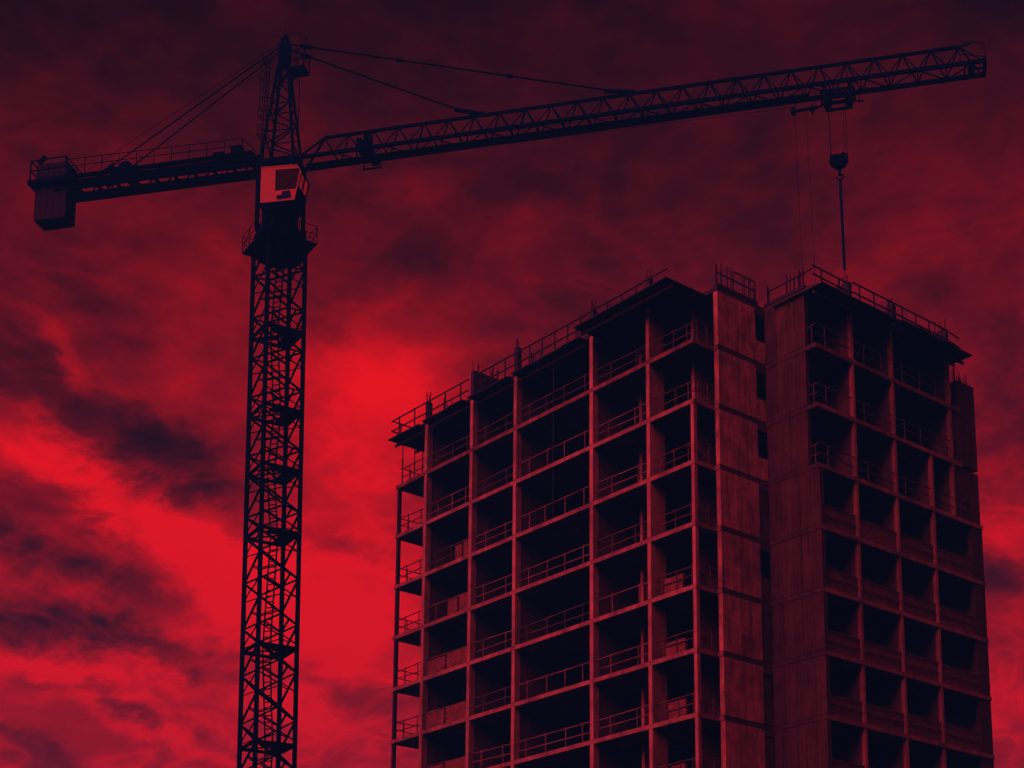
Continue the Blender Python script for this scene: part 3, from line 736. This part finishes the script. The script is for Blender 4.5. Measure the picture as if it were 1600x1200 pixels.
# ---- pendants
for t in (-.55, .55):
    bar('pendant_bar', crane, (-.25, t * .3, 63.5), (-10.9, t, 56.75), .085, 'paint', n=6)
    bar('pendant_lug', crane, (-10.2, t, 57.2), (-11.2, t, 56.5), .16, 'paint')
bar('pendant_rope', crane, (-.25, 0, 63.9), (-12.0, -.3, 57.2), .03, 'rope', n=6)
bar('pendant_bar', crane, (.3, 0, 63.72), (20.1, 0, 57.42), .10, 'paint', n=6); bar('pendant_lug', crane, (18.9, 0, 57.72), (20.6, 0, 57.40), .17, 'paint')
bar('pendant_bar', crane, (.3, 0, 63.35), (11.4, 0, 57.40), .10, 'paint', n=6); bar('pendant_lug', crane, (10.3, 0, 57.9), (12.0, 0, 57.38), .17, 'paint')
for s, h in ((7.0, 61.59), (13.5, 59.52)): bar('pendant_joint', crane, (s - .2, 0, h + .064), (s + .2, 0, h - .064), .17, 'paint')
bar('pendant_joint', crane, (1.0, 0, 63.5), (1.7, 0, 63.27), .17, 'paint'); bar('pendant_joint', crane, (1.0, 0, 62.98), (1.7, 0, 62.6), .17, 'paint')
# ---- jib
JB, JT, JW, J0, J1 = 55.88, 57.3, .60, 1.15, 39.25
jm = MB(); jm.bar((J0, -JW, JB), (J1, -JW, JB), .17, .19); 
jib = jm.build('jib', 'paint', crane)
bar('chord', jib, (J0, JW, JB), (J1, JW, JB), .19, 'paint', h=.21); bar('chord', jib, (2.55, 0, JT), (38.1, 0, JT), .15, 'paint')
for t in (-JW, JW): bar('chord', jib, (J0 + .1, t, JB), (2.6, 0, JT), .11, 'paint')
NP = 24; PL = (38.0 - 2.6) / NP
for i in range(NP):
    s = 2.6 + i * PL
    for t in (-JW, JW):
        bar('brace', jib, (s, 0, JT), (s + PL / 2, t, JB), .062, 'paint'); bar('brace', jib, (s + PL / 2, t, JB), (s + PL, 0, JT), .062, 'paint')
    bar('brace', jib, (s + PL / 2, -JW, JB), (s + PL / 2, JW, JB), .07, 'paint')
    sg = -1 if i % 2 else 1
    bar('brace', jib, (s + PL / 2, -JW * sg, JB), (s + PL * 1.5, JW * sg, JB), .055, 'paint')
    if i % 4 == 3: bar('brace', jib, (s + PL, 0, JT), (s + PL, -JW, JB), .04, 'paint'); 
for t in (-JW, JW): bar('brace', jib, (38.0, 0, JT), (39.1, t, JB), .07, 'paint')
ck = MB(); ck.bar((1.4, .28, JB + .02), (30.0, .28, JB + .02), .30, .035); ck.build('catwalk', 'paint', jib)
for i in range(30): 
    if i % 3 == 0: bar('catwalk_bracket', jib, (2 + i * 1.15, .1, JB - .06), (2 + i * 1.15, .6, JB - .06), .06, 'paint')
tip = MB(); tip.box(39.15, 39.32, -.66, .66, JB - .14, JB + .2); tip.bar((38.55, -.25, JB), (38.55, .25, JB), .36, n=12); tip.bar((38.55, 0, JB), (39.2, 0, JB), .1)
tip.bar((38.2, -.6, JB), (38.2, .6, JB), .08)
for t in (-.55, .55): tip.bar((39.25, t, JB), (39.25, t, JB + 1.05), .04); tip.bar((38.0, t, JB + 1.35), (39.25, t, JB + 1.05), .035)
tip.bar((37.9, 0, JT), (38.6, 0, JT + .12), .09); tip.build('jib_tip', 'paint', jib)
for t, h in ((-.15, 55.45), (.2, 55.55)): bar('trolley_rope', crane, (6.2, t, h), (29.3, t, 55.25), .028, 'rope', n=6)
bar('trolley_rope', crane, (32.6, -.1, 55.35), (37.5, -.1, 55.55), .028, 'rope', n=6)
bar('hoist_rope', crane, (6.0, .0, 56.3), (30.8, .0, 55.75), .03, 'rope', n=6)
tw2 = MB(); tw2.bar((5.15, -.45, 56.25), (5.15, .45, 56.25), .6, n=12); tw2.box(5.0, 5.4, -.25, .25, 55.5, 57.0); tw2.box(4.7, 5.0, -.6, .6, 56.0, 56.6); tw2.bar((5.5, -.5, 55.62), (5.5, .5, 55.62), .5, n=12); tw2.bar((4.7, -.6, 55.35), (5.8, -.6, 55.35), .08); tw2.bar((4.7, .6, 55.35), (5.8, .6, 55.35), .08)
for s in (4.75, 5.75):
    for t in (-.6, .6): tw2.bar((s, t, 55.3), (s, t, 55.9), .07)
tw2.build('trolley_winch', 'paint', crane)
# ---- trolleys
tr = MB()
for t in (-.55, .55):
    tr.bar((30.65, t, 55.42), (32.5, t, 55.42), .12, .16); tr.bar((30.9, t, 55.0), (32.3, t, 55.0), .1, .14)
    for s in (30.9, 32.25): tr.bar((s, t, 54.95), (s, t, 55.78), .09); tr.bar((s, t - .08, 55.72), (s, t + .08, 55.72), .26, n=12)
for s in (30.7, 31.2, 32.0, 32.45): tr.bar((s, -.55, 55.42), (s, .55, 55.42), .1)
for s in (31.0, 32.15): tr.bar((s, -.35, 55.1), (s, .35, 55.1), .42, n=12)
tr.bar((30.4, -.55, 55.5), (30.4, -.55, 54.6), .05); tr.bar((30.2, -.55, 54.6), (30.75, -.55, 54.55), .07); tr.bar((32.7, -.55, 55.4), (32.7, -.55, 54.55), .05); tr.bar((32.4, -.55, 54.6), (32.9, -.55, 54.55), .06)
tr.build('trolley', 'paint', crane)
ax = MB(); ax.bar((29.2, -.2, 54.72), (30.5, -.2, 54.78), .13); ax.bar((29.2, -.35, 54.72), (29.2, -.05, 54.72), .3, n=12); ax.bar((30.2, -.3, 54.75), (30.2, 0, 54.75), .26, n=12); ax.bar((30.2, -.2, 54.4), (30.2, -.2, 55.2), .06)
ax.bar((29.3, -.2, 54.7), (29.3, -.2, 55.6), .05); ax.bar((30.5, -.2, 54.75), (31.0, -.2, 55.0), .06)
ax.build('auxiliary_trolley', 'paint', crane)
for s, e in ((29.25, 29.3), (29.85, 29.95)): bar('auxiliary_rope', crane, (s, -.2, 54.7), (e, -.2, 44.0), .028, 'rope', n=6)
# hoist falls to the hook block (they hang plumb)
hk = Vector((31.48, 0, 52.0))
for s, t in ((-.43, -.12), (-.40, .12), (.36, -.1), (.48, .1)): bar('hoist_rope', crane, (31.45 + s, t, 55.05), (31.45 + s * .95, t * .6, 52.0), .03, 'rope', n=6)
# ---- hook block, hanging over the roof
HP = cw(31.45, 0, 51.6)
hook = empty('hook_block', HP, 'dark hook block with a long sling hanging from the crane trolley above the roof', 'hook block', rot=(0, 0, CM.to_euler().z))
hbm = MB()
cheek = [(-.50, .42), (-.34, .30), (-.18, .36), (.10, .32), (.30, .46), (.40, .30), (.52, .36), (.50, -.05), (.34, -.38), (.06, -.52), (-.22, -.46), (-.46, -.22), (-.52, .05)]
cheek = [(x * .92, z * .86) for x, z in cheek]
for t0, t1 in ((-.2, -.1), (.1, .2)):
    n = len(cheek); v = [(x, t0, z) for x, z in cheek] + [(x, t1, z) for x, z in cheek]
    hbm.add(v, [tuple(range(n)), tuple(range(n, 2 * n))[::-1]] + [(i, n + i, n + (i + 1) % n, (i + 1) % n) for i in range(n)])
hbm.build('cheek_plate', 'paint', hook)
for x in (-.24, .24): bar('sheave', hook, (x, -.09, 0), (x, .09, 0), .55, 'paint', n=20)
hm = MB(); hm.bar((.03, 0, -.45), (.03, 0, -.8), .14, n=12)
pts = [(.03 + .17 * math.cos(a), 0, -.95 + .17 * math.sin(a)) for a in [R(90 - 30 * i) for i in range(10)]]
for p, q in zip(pts, pts[1:]): hm.bar(p, q, .09, n=8)
hm.bar((.03, -.1, -.78), (.03, .1, -.78), .16, n=12)
hm.build('hook', 'paint', hook)
bar('sling', hook, (.03, 0, -1.1), (.10, 0, -6.3), .16, 'rope', n=8)
bar('sling_tail', hook, (.10, 0, -6.3), (.12, 0, -8.4), .03, 'rope', n=6)
